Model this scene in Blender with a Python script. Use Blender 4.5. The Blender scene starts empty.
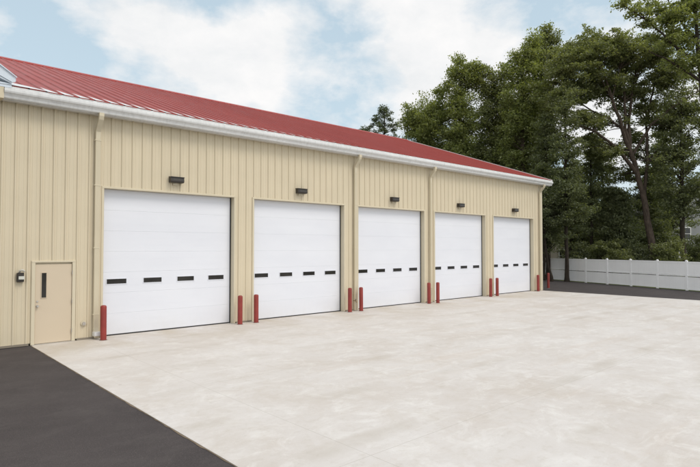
import bpy, math, random
import numpy as np
from mathutils import Vector, Matrix

random.seed(7)
rng = np.random.default_rng(11)
scene = bpy.context.scene
C = scene.collection
R = math.radians

# ------------------------------------------------------------------ camera
YAW, PITCH = R(42.3186), R(1.5407)
CAM = Vector((0.0, -16.318, 2.6))
cd = bpy.data.cameras.new('camera')
cam = bpy.data.objects.new('camera', cd)
C.objects.link(cam)
cam.location = CAM
cam.rotation_euler = (math.pi / 2 + PITCH, 0, -YAW)
cd.sensor_width = 36
cd.lens = 36 * 533.1 / 700
cd.clip_start = 0.05
cd.clip_end = 3000
scene.camera = cam

def plan(a, d):
    """metres to the right (a) and ahead (d) of where the photographer stands -> x, y"""
    c, s = math.cos(YAW), math.sin(YAW)
    return CAM.x + a * c + d * s, CAM.y - a * s + d * c

# ------------------------------------------------------------------ mesh builder
class MB:
    def __init__(s):
        s.v = []; s.f = []; s.sm = []
    def add(s, vs, fs, smooth=False):
        o = len(s.v)
        s.v += [tuple(v) for v in vs]
        s.f += [tuple(i + o for i in f) for f in fs]
        s.sm += [smooth] * len(fs)
    def box(s, x0, x1, y0, y1, z0, z1):
        v = [(x, y, z) for z in (z0, z1) for y in (y0, y1) for x in (x0, x1)]
        s.add(v, [(0, 2, 3, 1), (4, 5, 7, 6), (0, 1, 5, 4), (2, 6, 7, 3), (0, 4, 6, 2), (1, 3, 7, 5)])
    def bbox(s, x0, x1, y0, y1, z0, z1, b=0.01):
        """box with chamfered vertical and horizontal front edges (chamfer ring)"""
        b = min(b, (x1 - x0) / 2.5, (z1 - z0) / 2.5, (y1 - y0) / 2.5)
        def ring(y, i):
            return [(x0 + i, y, z0 + i), (x1 - i, y, z0 + i), (x1 - i, y, z1 - i), (x0 + i, y, z1 - i)]
        v = ring(y0, b) + ring(y0 + b, 0) + ring(y1, 0)
        f = [(0, 1, 2, 3)]
        for k in (0, 4):
            for i in range(4):
                j = (i + 1) % 4
                f.append((k + i, k + 4 + i, k + 4 + j, k + j))
        f.append((11, 10, 9, 8))
        s.add(v, f)
    def prism(s, prof, axis, a0, a1):
        """extrude closed 2D profile along x ('x': profile is (y,z)), or z ('z': profile is (x,y)) or y ('y': (x,z))"""
        def P(p, a):
            if axis == 'x': return (a, p[0], p[1])
            if axis == 'y': return (p[0], a, p[1])
            return (p[0], p[1], a)
        n = len(prof)
        v = [P(p, a0) for p in prof] + [P(p, a1) for p in prof]
        f = [(i, (i + 1) % n, n + (i + 1) % n, n + i) for i in range(n)]
        f += [tuple(range(n))[::-1], tuple(range(n, 2 * n))]
        s.add(v, f)
    def tube(s, pts, rad, n=8, cap=True, smooth=True):
        pts = [Vector(p) for p in pts]
        if not hasattr(rad, '__len__'): rad = [rad] * len(pts)
        v = []; f = []
        up = Vector((0.13, 0.21, 0.97))
        for i, p in enumerate(pts):
            t = (pts[min(i + 1, len(pts) - 1)] - pts[max(i - 1, 0)]).normalized()
            a = t.cross(up)
            if a.length < 0.05: a = t.cross(Vector((1, 0, 0)))
            a.normalize(); b = t.cross(a)
            for k in range(n):
                w = 2 * math.pi * k / n
                v.append(p + (a * math.cos(w) + b * math.sin(w)) * rad[i])
        for i in range(len(pts) - 1):
            for k in range(n):
                k2 = (k + 1) % n
                f.append((i * n + k, i * n + k2, (i + 1) * n + k2, (i + 1) * n + k))
        s.add(v, f, smooth)
        if cap:
            m = (len(pts) - 1) * n
            s.add(v[:n], [tuple(range(n))[::-1]]); s.add(v[m:], [tuple(range(n))])
    def rtube(s, pts, w, d, up=(1, 0, 0)):
        """rectangular section (w along up, d across) swept on a path"""
        pts = [Vector(p) for p in pts]; u = Vector(up)
        v = []; f = []
        for i, p in enumerate(pts):
            t = (pts[min(i + 1, len(pts) - 1)] - pts[max(i - 1, 0)]).normalized()
            b = t.cross(u).normalized()
            for sx, sy in ((-1, -1), (1, -1), (1, 1), (-1, 1)):
                v.append(p + u * (w / 2 * sx) + b * (d / 2 * sy))
        for i in range(len(pts) - 1):
            for k in range(4):
                k2 = (k + 1) % 4
                f.append((i * 4 + k, i * 4 + k2, (i + 1) * 4 + k2, (i + 1) * 4 + k))
        f += [(3, 2, 1, 0), tuple(len(v) - 4 + k for k in range(4))]
        s.add(v, f)
    def lathe(s, c, prof, n=24, smooth=True):
        v = []; f = []
        for r, z in prof:
            for k in range(n):
                w = 2 * math.pi * k / n
                v.append((c[0] + r * math.cos(w), c[1] + r * math.sin(w), c[2] + z))
        for i in range(len(prof) - 1):
            for k in range(n):
                k2 = (k + 1) % n
                f.append((i * n + k, i * n + k2, (i + 1) * n + k2, (i + 1) * n + k))
        s.add(v, f, smooth)
        s.add(v[-n:], [tuple(range(n))])
    def build(s, name, mat, parent=None):
        me = bpy.data.meshes.new(name)
        me.from_pydata([tuple(v) for v in s.v], [], s.f)
        me.polygons.foreach_set('use_smooth', s.sm)
        me.update()
        o = bpy.data.objects.new(name, me)
        if mat: me.materials.append(mat)
        C.objects.link(o)
        if parent: o.parent = parent
        return o

def tag(o, label=None, cat=None, group=None, kind=None):
    if label: o['label'] = label
    if cat: o['category'] = cat
    if group: o['group'] = group
    if kind: o['kind'] = kind
    return o

def empty(name, loc=(0, 0, 0), rz=0):
    o = bpy.data.objects.new(name, None)
    o.empty_display_size = 0.3
    C.objects.link(o); o.location = loc; o.rotation_euler = (0, 0, rz)
    return o

def copy_tree(o, parent=None):
    c = o.copy(); C.objects.link(c)
    if parent: c.parent = parent
    for ch in list(o.children): copy_tree(ch, c)
    return c

# ------------------------------------------------------------------ materials
def new_mat(name):
    m = bpy.data.materials.new(name); m.use_nodes = True
    nt = m.node_tree
    return m, nt, nt.nodes['Principled BSDF']

def N(nt, typ, **kw):
    n = nt.nodes.new(typ)
    for k, v in kw.items():
        if k in n.inputs: n.inputs[k].default_value = v
        else: setattr(n, k, v)
    return n

def noise(nt, vec, scale, detail=4, rough=0.55, dist=0.0):
    n = N(nt, 'ShaderNodeTexNoise'); n.inputs['Scale'].default_value = scale
    n.inputs['Detail'].default_value = detail; n.inputs['Roughness'].default_value = rough
    n.inputs['Distortion'].default_value = dist
    nt.links.new(vec, n.inputs['Vector'])
    return n.outputs['Fac']

def ramp(nt, fac, stops):
    r = N(nt, 'ShaderNodeValToRGB')
    els = r.color_ramp.elements
    while len(els) < len(stops): els.new(0.5)
    for e, (p, c) in zip(els, stops):
        e.position = p
        e.color = (c, c, c, 1) if not hasattr(c, '__len__') else (*c, 1)
    nt.links.new(fac, r.inputs['Fac'])
    return r.outputs['Color']

def mix(nt, a, b, fac, mode='MIX'):
    m = N(nt, 'ShaderNodeMix', data_type='RGBA', blend_type=mode)
    for sock, val in ((m.inputs[0], fac), (m.inputs[6], a), (m.inputs[7], b)):
        if isinstance(val, bpy.types.NodeSocket): nt.links.new(val, sock)
        elif hasattr(val, '__len__'): sock.default_value = (*val, 1)
        else: sock.default_value = val
    return m.outputs[2]

def mathn(nt, op, a, b=None):
    m = N(nt, 'ShaderNodeMath', operation=op)
    for i, val in enumerate((a, b)):
        if val is None: continue
        if isinstance(val, bpy.types.NodeSocket): nt.links.new(val, m.inputs[i])
        else: m.inputs[i].default_value = val
    return m.outputs[0]

def coords(nt, scale=(1, 1, 1), rot=(0, 0, 0), loc=(0, 0, 0), world=True):
    if world:
        g = N(nt, 'ShaderNodeNewGeometry'); src = g.outputs['Position']
    else:
        g = N(nt, 'ShaderNodeTexCoord'); src = g.outputs['Object']
    mp = N(nt, 'ShaderNodeMapping')
    mp.inputs['Scale'].default_value = scale; mp.inputs['Rotation'].default_value = rot
    mp.inputs['Location'].default_value = loc
    nt.links.new(src, mp.inputs['Vector'])
    return mp.outputs['Vector']

def bump(nt, bsdf, h, strength=0.2, dist=0.01):
    b = N(nt, 'ShaderNodeBump'); b.inputs['Strength'].default_value = strength
    b.inputs['Distance'].default_value = dist
    nt.links.new(h, b.inputs['Height']); nt.links.new(b.outputs['Normal'], bsdf.inputs['Normal'])

def painted(name, col, rough=0.5, vary=0.08, spec=0.4, streak=0.0, bmp=0.0):
    m, nt, b = new_mat(name)
    c = coords(nt)
    f = noise(nt, c, 0.9, 5)
    dark = tuple(x * (1 - vary) for x in col); lite = tuple(min(1, x * (1 + vary)) for x in col)
    base = ramp(nt, f, [(0.3, dark), (0.7, lite)])
    if streak:
        c2 = coords(nt, scale=(5, 5, 0.22))
        g = noise(nt, c2, 2.2, 5, 0.6)
        base = mix(nt, base, tuple(x * 0.72 for x in col), mathn(nt, 'MULTIPLY', ramp(nt, g, [(0.48, 0.0), (0.75, 1.0)]), streak))
    nt.links.new(base, b.inputs['Base Color'])
    r = noise(nt, c, 3.5, 4)
    nt.links.new(ramp(nt, r, [(0.3, rough * 0.85), (0.7, min(1, rough * 1.15))]), b.inputs['Roughness'])
    b.inputs['Specular IOR Level'].default_value = spec
    if bmp:
        bump(nt, b, noise(nt, coords(nt), 60, 3), bmp, 0.004)
    return m

M = {}
M['beige'] = painted('beige_metal_siding', (0.585, 0.510, 0.378), 0.45, 0.03, 0.35, streak=0.16)
M['beige_trim'] = painted('beige_trim', (0.575, 0.512, 0.385), 0.45, 0.03, 0.35, streak=0.12)
M['beige_door'] = painted('tan_door_paint', (0.56, 0.47, 0.355), 0.45, 0.02, 0.35)
M['white_gutter'] = painted('white_aluminium', (0.66, 0.665, 0.67), 0.35, 0.05, 0.5, streak=0.6)
M['soffit'] = painted('soffit_paint', (0.62, 0.61, 0.58), 0.6, 0.05)
M['black'] = painted('black_rubber', (0.02, 0.02, 0.02), 0.7, 0.1)
M['bronze'] = painted('dark_bronze', (0.030, 0.024, 0.020), 0.4, 0.2, 0.5)
M['steel'] = painted('brushed_steel', (0.55, 0.53, 0.50), 0.35, 0.1)
M['steel'].node_tree.nodes['Principled BSDF'].inputs['Metallic'].default_value = 0.8
M['lens'] = painted('lamp_lens', (0.55, 0.55, 0.50), 0.25, 0.1)
M['grey_plastic'] = painted('grey_plastic', (0.45, 0.43, 0.38), 0.4, 0.1)

# white overhead door: faint horizontal dirt and sheen
m, nt, b = new_mat('white_door_paint'); M['door'] = m
c = coords(nt)
f = noise(nt, coords(nt, scale=(0.5, 1, 1.6)), 0.9, 5)
base = ramp(nt, f, [(0.3, (0.66, 0.675, 0.735)), (0.7, (0.70, 0.715, 0.77))])
sz = N(nt, 'ShaderNodeSeparateXYZ'); nt.links.new(c, sz.inputs[0])
low = N(nt, 'ShaderNodeMapRange'); nt.links.new(sz.outputs['Z'], low.inputs['Value'])
low.inputs['From Min'].default_value = 0.0; low.inputs['From Max'].default_value = 0.7
low.inputs['To Min'].default_value = 0.35; low.inputs['To Max'].default_value = 0.0
d = mathn(nt, 'MULTIPLY', low.outputs[0], noise(nt, coords(nt, scale=(1, 1, 0.4)), 5, 6, 0.65))
base = mix(nt, base, (0.55, 0.52, 0.46), d)
nt.links.new(base, b.inputs['Base Color'])
b.inputs['Roughness'].default_value = 0.42
bump(nt, b, noise(nt, coords(nt), 45, 3), 0.12, 0.003)

# dark window pane
m, nt, b = new_mat('dark_glass'); M['glass'] = m
f = noise(nt, coords(nt), 2.0, 3)
nt.links.new(ramp(nt, f, [(0.3, (0.012, 0.011, 0.010)), (0.7, (0.03, 0.028, 0.025))]), b.inputs['Base Color'])
b.inputs['Roughness'].default_value = 0.12

# red roof metal
m, nt, b = new_mat('red_roof_metal'); M['roof'] = m
bump(nt, b, noise(nt, coords(nt), 1.6, 3), 0.25, 0.02)
f = noise(nt, coords(nt, scale=(1.0, 0.12, 0.12)), 1.6, 6, 0.6)
g = noise(nt, coords(nt), 0.35, 4)
base = ramp(nt, f, [(0.3, (0.25, 0.028, 0.021)), (0.7, (0.31, 0.040, 0.029))])
base = mix(nt, base, (0.31, 0.052, 0.040), mathn(nt, 'MULTIPLY', g, 0.5))
nt.links.new(base, b.inputs['Base Color'])
nt.links.new(ramp(nt, noise(nt, coords(nt, scale=(1, 0.3, 0.3)), 3, 4), [(0.3, 0.42), (0.7, 0.55)]), b.inputs['Roughness'])
b.inputs['Specular IOR Level'].default_value = 0.42
M['roof_cap'] = painted('red_cap_metal', (0.34, 0.045, 0.035), 0.42, 0.1, 0.4)

# red bollard paint with scuffs
m, nt, b = new_mat('red_bollard_paint'); M['bollard'] = m
f = noise(nt, coords(nt), 3, 5)
base = ramp(nt, f, [(0.3, (0.20, 0.022, 0.017)), (0.7, (0.27, 0.034, 0.026))])
g = noise(nt, coords(nt, scale=(1, 1, 0.5)), 24, 6, 0.7)
base = mix(nt, base, (0.16, 0.05, 0.035), ramp(nt, g, [(0.62, 0.0), (0.70, 0.8)]))
nt.links.new(base, b.inputs['Base Color']); b.inputs['Roughness'].default_value = 0.5
bump(nt, b, g, 0.2, 0.003)

# white vinyl fence
M['vinyl'] = painted('white_vinyl', (0.84, 0.84, 0.85), 0.4, 0.03, 0.4, streak=0.15)

# concrete apron
m, nt, b = new_mat('concrete'); M['concrete'] = m
c = coords(nt)
n1 = noise(nt, coords(nt, rot=(0, 0, 0.5), scale=(1, 1.3, 1)), 0.30, 9, 0.70, 0.4)
n2 = noise(nt, coords(nt, scale=(1.0, 1.3, 1), loc=(7, 3, 0)), 1.5, 9, 0.74, 0.8)
n3 = noise(nt, c, 6.5, 8, 0.75)
n4 = noise(nt, c, 70, 3, 0.75)
n5 = noise(nt, coords(nt, rot=(0, 0, -0.7), scale=(0.35, 2.2, 1)), 2.0, 8, 0.72, 0.5)
base = ramp(nt, n1, [(0.34, (0.505, 0.462, 0.428)), (0.5, (0.545, 0.512, 0.490)), (0.66, (0.585, 0.560, 0.546))])
base = mix(nt, base, (0.665, 0.648, 0.632), ramp(nt, n2, [(0.50, 0.0), (0.64, 0.55)]))
base = mix(nt, base, (0.47, 0.42, 0.37), ramp(nt, noise(nt, coords(nt, loc=(31, 5, 0), scale=(1, 0.8, 1)), 0.9, 9, 0.74, 0.6), [(0.50, 0.0), (0.68, 0.5)]))
base = mix(nt, base, (0.65, 0.633, 0.618), ramp(nt, n5, [(0.54, 0.0), (0.68, 0.35)]))
base = mix(nt, base, (0.42, 0.38, 0.33), ramp(nt, n3, [(0.52, 0.0), (0.74, 0.5)]))
base = mix(nt, base, (0.33, 0.30, 0.26), ramp(nt, n4, [(0.58, 0.0), (0.76, 0.45)]))
# small dark drips and spots
vo = N(nt, 'ShaderNodeTexVoronoi'); vo.inputs['Scale'].default_value = 0.8; nt.links.new(c, vo.inputs['Vector'])
vr = N(nt, 'ShaderNodeSeparateColor'); nt.links.new(vo.outputs['Color'], vr.inputs[0])
spot = mathn(nt, 'LESS_THAN', mathn(nt, 'ADD', vo.outputs['Distance'], mathn(nt, 'MULTIPLY', n3, 0.10)), mathn(nt, 'MULTIPLY', vr.outputs[0], 0.085))
base = mix(nt, base, (0.30, 0.265, 0.225), mathn(nt, 'MULTIPLY', spot, 0.35))
n6 = noise(nt, coords(nt, rot=(0, 0, 0.12), scale=(0.14, 1.6, 1), loc=(3, 9, 0)), 0.9, 8, 0.62, 0.3)
base = mix(nt, base, (0.50, 0.41, 0.335), ramp(nt, n6, [(0.56, 0.0), (0.68, 0.24)]))
# sweeping tyre and trowel marks
w = N(nt, 'ShaderNodeTexWave', wave_type='RINGS', wave_profile='SIN')
w.inputs['Scale'].default_value = 0.16; w.inputs['Distortion'].default_value = 5.0
w.inputs['Detail'].default_value = 3; w.inputs['Detail Scale'].default_value = 0.35
nt.links.new(coords(nt, loc=(-9, 24, 0), scale=(1, 1, 0)), w.inputs['Vector'])
tm = mathn(nt, 'MULTIPLY', ramp(nt, w.outputs['Fac'], [(0.86, 0.0), (0.99, 1.0)]), ramp(nt, noise(nt, c, 0.6, 5), [(0.45, 0.0), (0.7, 0.5)]))
base = mix(nt, base, (0.40, 0.36, 0.31), tm)
# brown rain stain fanning out from the jambs of the doors
sp = N(nt, 'ShaderNodeSeparateXYZ'); nt.links.new(c, sp.inputs[0])
nearwall = N(nt, 'ShaderNodeMapRange'); nt.links.new(sp.outputs['Y'], nearwall.inputs['Value'])
nearwall.inputs['From Min'].default_value = -3.2; nearwall.inputs['From Max'].default_value = -0.1
st = mathn(nt, 'MULTIPLY', nearwall.outputs[0], ramp(nt, noise(nt, coords(nt, scale=(1, 0.45, 1)), 0.8, 5), [(0.42, 0.0), (0.68, 0.75)]))
base = mix(nt, base, (0.42, 0.36, 0.27), st)
# saw-cut joints, very faint
def lines(nt, sock, period, off, width):
    t = mathn(nt, 'ADD', sock, off)
    t = mathn(nt, 'DIVIDE', t, period)
    t = mathn(nt, 'FRACT', t)
    t = mathn(nt, 'SUBTRACT', t, 0.5)
    t = mathn(nt, 'ABSOLUTE', t)
    return mathn(nt, 'LESS_THAN', t, width / period)
jx = lines(nt, sp.outputs['X'], 5.08, -9.82 + 2.54, 0.005); jy = lines(nt, sp.outputs['Y'], 4.6, 0.0, 0.005)
j = mathn(nt, 'MULTIPLY', mathn(nt, 'MAXIMUM', jx, jy), 0.5)
base = mix(nt, base, (0.33, 0.30, 0.26), j)
nt.links.new(base, b.inputs['Base Color'])
nt.links.new(ramp(nt, n2, [(0.3, 0.62), (0.7, 0.85)]), b.inputs['Roughness'])
b.inputs['Specular IOR Level'].default_value = 0.3
bump(nt, b, mix(nt, n3, n4, 0.5), 0.25, 0.004)

# asphalt
def asphalt(name, dark, lite):
    m, nt, b = new_mat(name)
    c = coords(nt)
    a1 = noise(nt, coords(nt, scale=(0.8, 1.2, 1), rot=(0, 0, -0.2)), 0.5, 9, 0.7, 0.3)
    a2 = noise(nt, c, 75, 3, 0.85)
    a3 = noise(nt, c, 32, 4, 0.8)
    base = ramp(nt, a1, [(0.3, dark), (0.7, lite)])
    base = mix(nt, base, (0.20, 0.178, 0.172), ramp(nt, a2, [(0.56, 0.0), (0.70, 0.75)]))
    base = mix(nt, base, (0.02, 0.018, 0.018), ramp(nt, a3, [(0.55, 0.0), (0.75, 0.5)]))
    base = mix(nt, base, (0.085, 0.075, 0.073), ramp(nt, noise(nt, coords(nt, scale=(0.8, 1.2, 1), rot=(0, 0, 0.15)), 1.3, 10, 0.8), [(0.49, 0.0), (0.66, 0.5)]))
    nt.links.new(base, b.inputs['Base Color']); b.inputs['Roughness'].default_value = 0.82
    b.inputs['Specular IOR Level'].default_value = 0.25
    bump(nt, b, mix(nt, a2, a3, 0.5), 0.7, 0.006)
    return m
M['asphalt'] = asphalt('asphalt', (0.040, 0.034, 0.035), (0.062, 0.053, 0.053))

# grass / earth
m, nt, b = new_mat('grass_ground'); M['grass'] = m
c = coords(nt)
g1 = noise(nt, c, 0.5, 6); g2 = noise(nt, c, 14, 6, 0.7)
base = ramp(nt, g1, [(0.35, (0.045, 0.060, 0.020)), (0.65, (0.085, 0.105, 0.035))])
base = mix(nt, base, (0.10, 0.075, 0.045), ramp(nt, g2, [(0.5, 0.0), (0.7, 0.6)]))
nt.links.new(base, b.inputs['Base Color']); b.inputs['Roughness'].default_value = 0.95
b.inputs['Specular IOR Level'].default_value = 0.1
bump(nt, b, g2, 0.8, 0.05)

def bark(name, dark, lite):
    m, nt, b = new_mat(name)
    f = noise(nt, coords(nt, scale=(6, 6, 1.2), world=False), 2.5, 7, 0.65)
    nt.links.new(ramp(nt, f, [(0.35, dark), (0.65, lite)]), b.inputs['Base Color'])
    b.inputs['Roughness'].default_value = 0.9; b.inputs['Specular IOR Level'].default_value = 0.15
    bump(nt, b, f, 0.9, 0.05)
    return m
M['bark'] = bark('grey_bark', (0.045, 0.034, 0.028), (0.12, 0.092, 0.074))
M['bark_dark'] = bark('dark_bark', (0.022, 0.018, 0.014), (0.06, 0.048, 0.038))

def leaf(name, stops, trans=0.3, rough=0.5):
    m = bpy.data.materials.new(name); m.use_nodes = True; nt = m.node_tree; nt.nodes.clear()
    g = N(nt, 'ShaderNodeNewGeometry')
    big = noise(nt, coords(nt), 0.45, 3)
    fac = mathn(nt, 'ADD', mathn(nt, 'MULTIPLY', g.outputs['Random Per Island'], 0.55), mathn(nt, 'MULTIPLY', big, 0.45))
    col = ramp(nt, fac, stops)
    d = N(nt, 'ShaderNodeBsdfPrincipled'); d.inputs['Roughness'].default_value = rough
    d.inputs['Specular IOR Level'].default_value = 0.25
    t = N(nt, 'ShaderNodeBsdfTranslucent')
    nt.links.new(col, d.inputs['Base Color'])
    nt.links.new(mix(nt, col, (1.55, 1.6, 0.6), 1.0, 'MULTIPLY'), t.inputs['Color'])
    ms = N(nt, 'ShaderNodeMixShader'); ms.inputs[0].default_value = trans
    nt.links.new(d.outputs[0], ms.inputs[1]); nt.links.new(t.outputs[0], ms.inputs[2])
    o = N(nt, 'ShaderNodeOutputMaterial'); nt.links.new(ms.outputs[0], o.inputs['Surface'])
    return m
M['leaf_light'] = leaf('light_leaves', [(0.2, (0.143, 0.165, 0.069)), (0.5, (0.209, 0.237, 0.100)), (0.8, (0.286, 0.308, 0.144))], 0.42)
M['leaf_mid'] = leaf('mid_leaves', [(0.2, (0.128, 0.144, 0.074)), (0.5, (0.189, 0.207, 0.105)), (0.8, (0.256, 0.275, 0.149))], 0.4)
M['leaf_dark'] = leaf('dark_leaves', [(0.2, (0.085, 0.100, 0.060)), (0.5, (0.137, 0.153, 0.090)), (0.8, (0.195, 0.212, 0.128))], 0.35)
M['leaf_deep'] = leaf('deep_green_leaves', [(0.2, (0.109, 0.125, 0.072)), (0.5, (0.166, 0.186, 0.108)), (0.8, (0.230, 0.250, 0.150))], 0.4)
M['leaf_pine'] = leaf('pine_needles', [(0.2, (0.069, 0.086, 0.050)), (0.5, (0.103, 0.121, 0.070)), (0.8, (0.138, 0.161, 0.096))], 0.25)
M['house_siding'] = painted('grey_house_siding', (0.22, 0.225, 0.23), 0.7, 0.08)
M['house_trim'] = painted('white_house_trim', (0.75, 0.75, 0.73), 0.6, 0.05)
M['shingle'] = painted('grey_shingle', (0.14, 0.135, 0.13), 0.9, 0.2, 0.1)
M['tan_siding'] = painted('tan_house_siding', (0.40, 0.36, 0.30), 0.7, 0.08)

# ------------------------------------------------------------------ ground
def sheet(name, pts, z, mat):
    b = MB(); b.add([(x, y, z) for x, y in pts], [tuple(range(len(pts)))])
    return tag(b.build(name, mat), kind='structure')
sheet('ground', [(-900, -900), (900, -900), (900, 900), (-900, 900)], -0.020, M['grass'])
EX0, EX1 = 3.33, 30.62
sheet('driveway', [(-14, -34), (34.0, -34.0), (34.4, -12.6), (36.75, -6.8), (41.9, 5.9), (43.0, 8.6), (30.9, 8.6), (30.9, 0.02), (-14, 0.02)], -0.012, M['asphalt'])
# concrete apron, a slab a little proud of the asphalt, slightly worn edge
b = MB()
b.box(EX0, EX1, -30.0, 0.30, -0.10, 0.0)
tag(b.build('concrete_apron', M['concrete']), kind='structure')
b = MB(); pts = []
for k in range(241):
    y = 0.0 - k * 0.1
    pts.append((EX0 - 0.012 - random.uniform(0.0, 0.022), y))
b.add([(x, y, -0.007) for x, y in pts] + [(EX0 - 0.001, y, -0.004) for x, y in pts], [(k, k + 1, 242 + k, 241 + k) for k in range(240)])
tag(b.build('pavement_seam', painted('seam_dirt', (0.17, 0.135, 0.10), 0.9, 0.3, 0.1)), kind='structure')

# ------------------------------------------------------------------ garage
L, RX = -9.0, 30.80           # ends of the building
H = 6.44                      # wall height at the eave
DEP = 23.0
garage = empty('garage_building', (10.9, 0, 0))
tag(garage, 'long beige ribbed metal garage with red metal roof, white gutter and five white overhead doors', 'building')
def gb(mb, name, mat, parent=None):
    """link a mesh built in world coordinates under the garage (or one of its parts)"""
    o = mb.build(name, mat)
    o.parent = parent or garage
    if parent is None: o.location = -garage.location
    return o

DW, LZ = 4.28, 4.34
DOORS = [5.14 + 5.085 * k for k in range(5)]
PD = (3.36, 4.36, 2.20)       # entry door

# --- ribbed siding
PITCH_R, PH = 0.3048, 5.35
def prof_y(x):
    t = (x - PH) % PITCH_R
    if t > PITCH_R / 2: t -= PITCH_R
    a = abs(t)
    if a <= 0.016: return -0.032
    if a <= 0.036: return -0.032 * (0.036 - a) / 0.020
    for c in (0.075, 0.125):
        pass
    m = abs(a - 0.10)
    if m < 0.010: return -0.005
    if m < 0.018: return -0.005 * (0.018 - m) / 0.008
    return 0.0
def panel(mb, x0, x1, z0, z1):
    xs = {x0, x1}
    k0 = math.floor((x0 - PH) / PITCH_R) - 1; k1 = math.ceil((x1 - PH) / PITCH_R) + 1
    for k in range(k0, k1 + 1):
        cx = PH + k * PITCH_R
        for o in (0.016, 0.036, 0.082, 0.090, 0.110, 0.118):
            for s_ in (-1, 1):
                x = cx + s_ * o
                if x0 < x < x1: xs.add(x)
    xs = sorted(xs)
    v = []; f = []
    for x in xs:
        y = prof_y(x)
        v += [(x, y, z0), (x, y, z1)]
    for i in range(len(xs) - 1):
        f.append((2 * i, 2 * i + 2, 2 * i + 3, 2 * i + 1))
    mb.add(v, f)
wall = MB()
spans = []
cur = L
tr = 0.045
opens = [(PD[0] - 0.03, PD[1] + 0.03, PD[2] + 0.03)] + [(d - tr, d + DW + tr, LZ + tr) for d in DOORS]
for a, b_, z in opens:
    panel(wall, cur, a, 0.05, H); panel(wall, a, b_, z, H); cur = b_
panel(wall, cur, RX, 0.05, H)
# end, back walls and gable
wall.box(RX - 0.12, RX - 0.02, 0.02, DEP - 0.02, 0.0, H)
wall.box(L + 0.02, RX - 0.14, DEP - 0.12, DEP - 0.02, 0.0, H)
wall.box(L + 0.02, L + 0.12, 0.02, DEP - 0.14, 0.0, H)
wall.prism([(0.05, H), (DEP - 0.05, H), (DEP / 2, H + 0.36 * (DEP / 2) - 0.15)], 'x', RX - 0.12, RX - 0.02)
wall.prism([(0.05, H), (DEP - 0.05, H), (DEP / 2, H + 0.36 * (DEP / 2) - 0.15)], 'x', 2.36, 2.46)
ow = gb(wall, 'wall', M['beige'])
t = MB()
t.box(RX - 0.11, RX + 0.03, -0.045, 0.10, 0.0, H)
t.box(RX - 0.0, RX + 0.03, 0.10, DEP, 0.0, 0.10)
gb(t, 'corner_trim', M['beige_trim'])
cur = L
bm_ = painted('base_metal', (0.22, 0.19, 0.15), 0.6, 0.1)
for a, b_, z in opens + [(RX - 0.06, 0, 0)]:
    if cur < a - 0.06:
        t = MB(); t.box(cur, a - 0.06, -0.038, 0.03, 0.0, 0.055); gb(t, 'base_flashing', bm_)
    cur = b_ + 0.06

# --- overhead doors
REC = 0.20
def make_overhead_door(x):
    o = MB()
    x0, x1 = 0.035, DW - 0.035
    zs = [0.035 + (LZ - 0.04) / 7 * k for k in range(8)]
    for k in range(7):
        a, b_ = zs[k] + 0.0007, zs[k + 1] - 0.0007
        o.bbox(x0, x1, REC, REC + 0.05, a, b_, 0.0022)
        # two shallow pressed lines in each section
        for q in (1 / 3, 2 / 3):
            zz = a + (b_ - a) * q
            o.box(x0 + 0.02, x1 - 0.02, REC - 0.0012, REC + 0.01, zz - 0.004, zz + 0.004)
    o.box(x0 + 0.01, x1 - 0.01, REC + 0.02, REC + 0.04, 0.04, LZ)
    # stile plates between sections
    ob = o.build('overhead_door', M['door']); ob.location = (x - garage.location.x, 0, 0); ob.parent = garage
    # perimeter and bottom seals
    s = MB()
    s.box(0.0, 0.036, REC - 0.02, REC + 0.06, 0.0, LZ)
    s.box(DW - 0.036, DW, REC - 0.02, REC + 0.06, 0.0, LZ)
    s.box(0.036, DW - 0.036, REC - 0.004, REC + 0.045, 0.001, 0.032)
    s.build('seal', M['black'], ob)
    # jamb and head trim
    j = MB()
    for a, b_ in ((-0.07, 0.0), (DW, DW + 0.07)):
        j.bbox(a, b_, -0.036, REC + 0.10, 0.0, LZ + 0.0, 0.006)
    j.bbox(-0.07, DW + 0.07, -0.038, REC + 0.10, LZ, LZ + 0.06, 0.006)
    j.build('jamb_trim', M['beige_trim'], ob)
    for k in range(4):
        cx = DW / 2 - 0.05 + (k - 1.5) * 1.09
        zc = 1.60
        fr = MB()
        w2, h2 = 0.285, 0.072
        for q in ((-w2 - .02, w2 + .02, h2, h2 + .02), (-w2 - .02, w2 + .02, -h2 - .02, -h2)):
            fr.box(cx + q[0], cx + q[1], REC - 0.012, REC + 0.01, zc + q[2], zc + q[3])
        for q in ((-w2 - .02, -w2), (w2, w2 + .02)):
            fr.box(cx + q[0], cx + q[1], REC - 0.012, REC + 0.01, zc - h2, zc + h2)
        # pane sits just behind the frame's face
        wn = MB(); wn.box(cx - w2, cx + w2, REC - 0.006, REC + 0.008, zc - h2, zc + h2)
        w = wn.build('window', M['glass'], ob)
        fo = fr.build('window_frame', M['door'], ob)
    return ob
door0 = make_overhead_door(DOORS[0])
tag(door0, 'white sectional overhead door nearest the entry door')
odl = ['second white overhead door from the left', 'middle white overhead door of the five', 'fourth white overhead door from the left', 'farthest white overhead door beside the end corner']
for x, lb in zip(DOORS[1:], odl):
    o = copy_tree(door0, garage); o.location.x = x - garage.location.x
    o['label'] = lb

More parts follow.
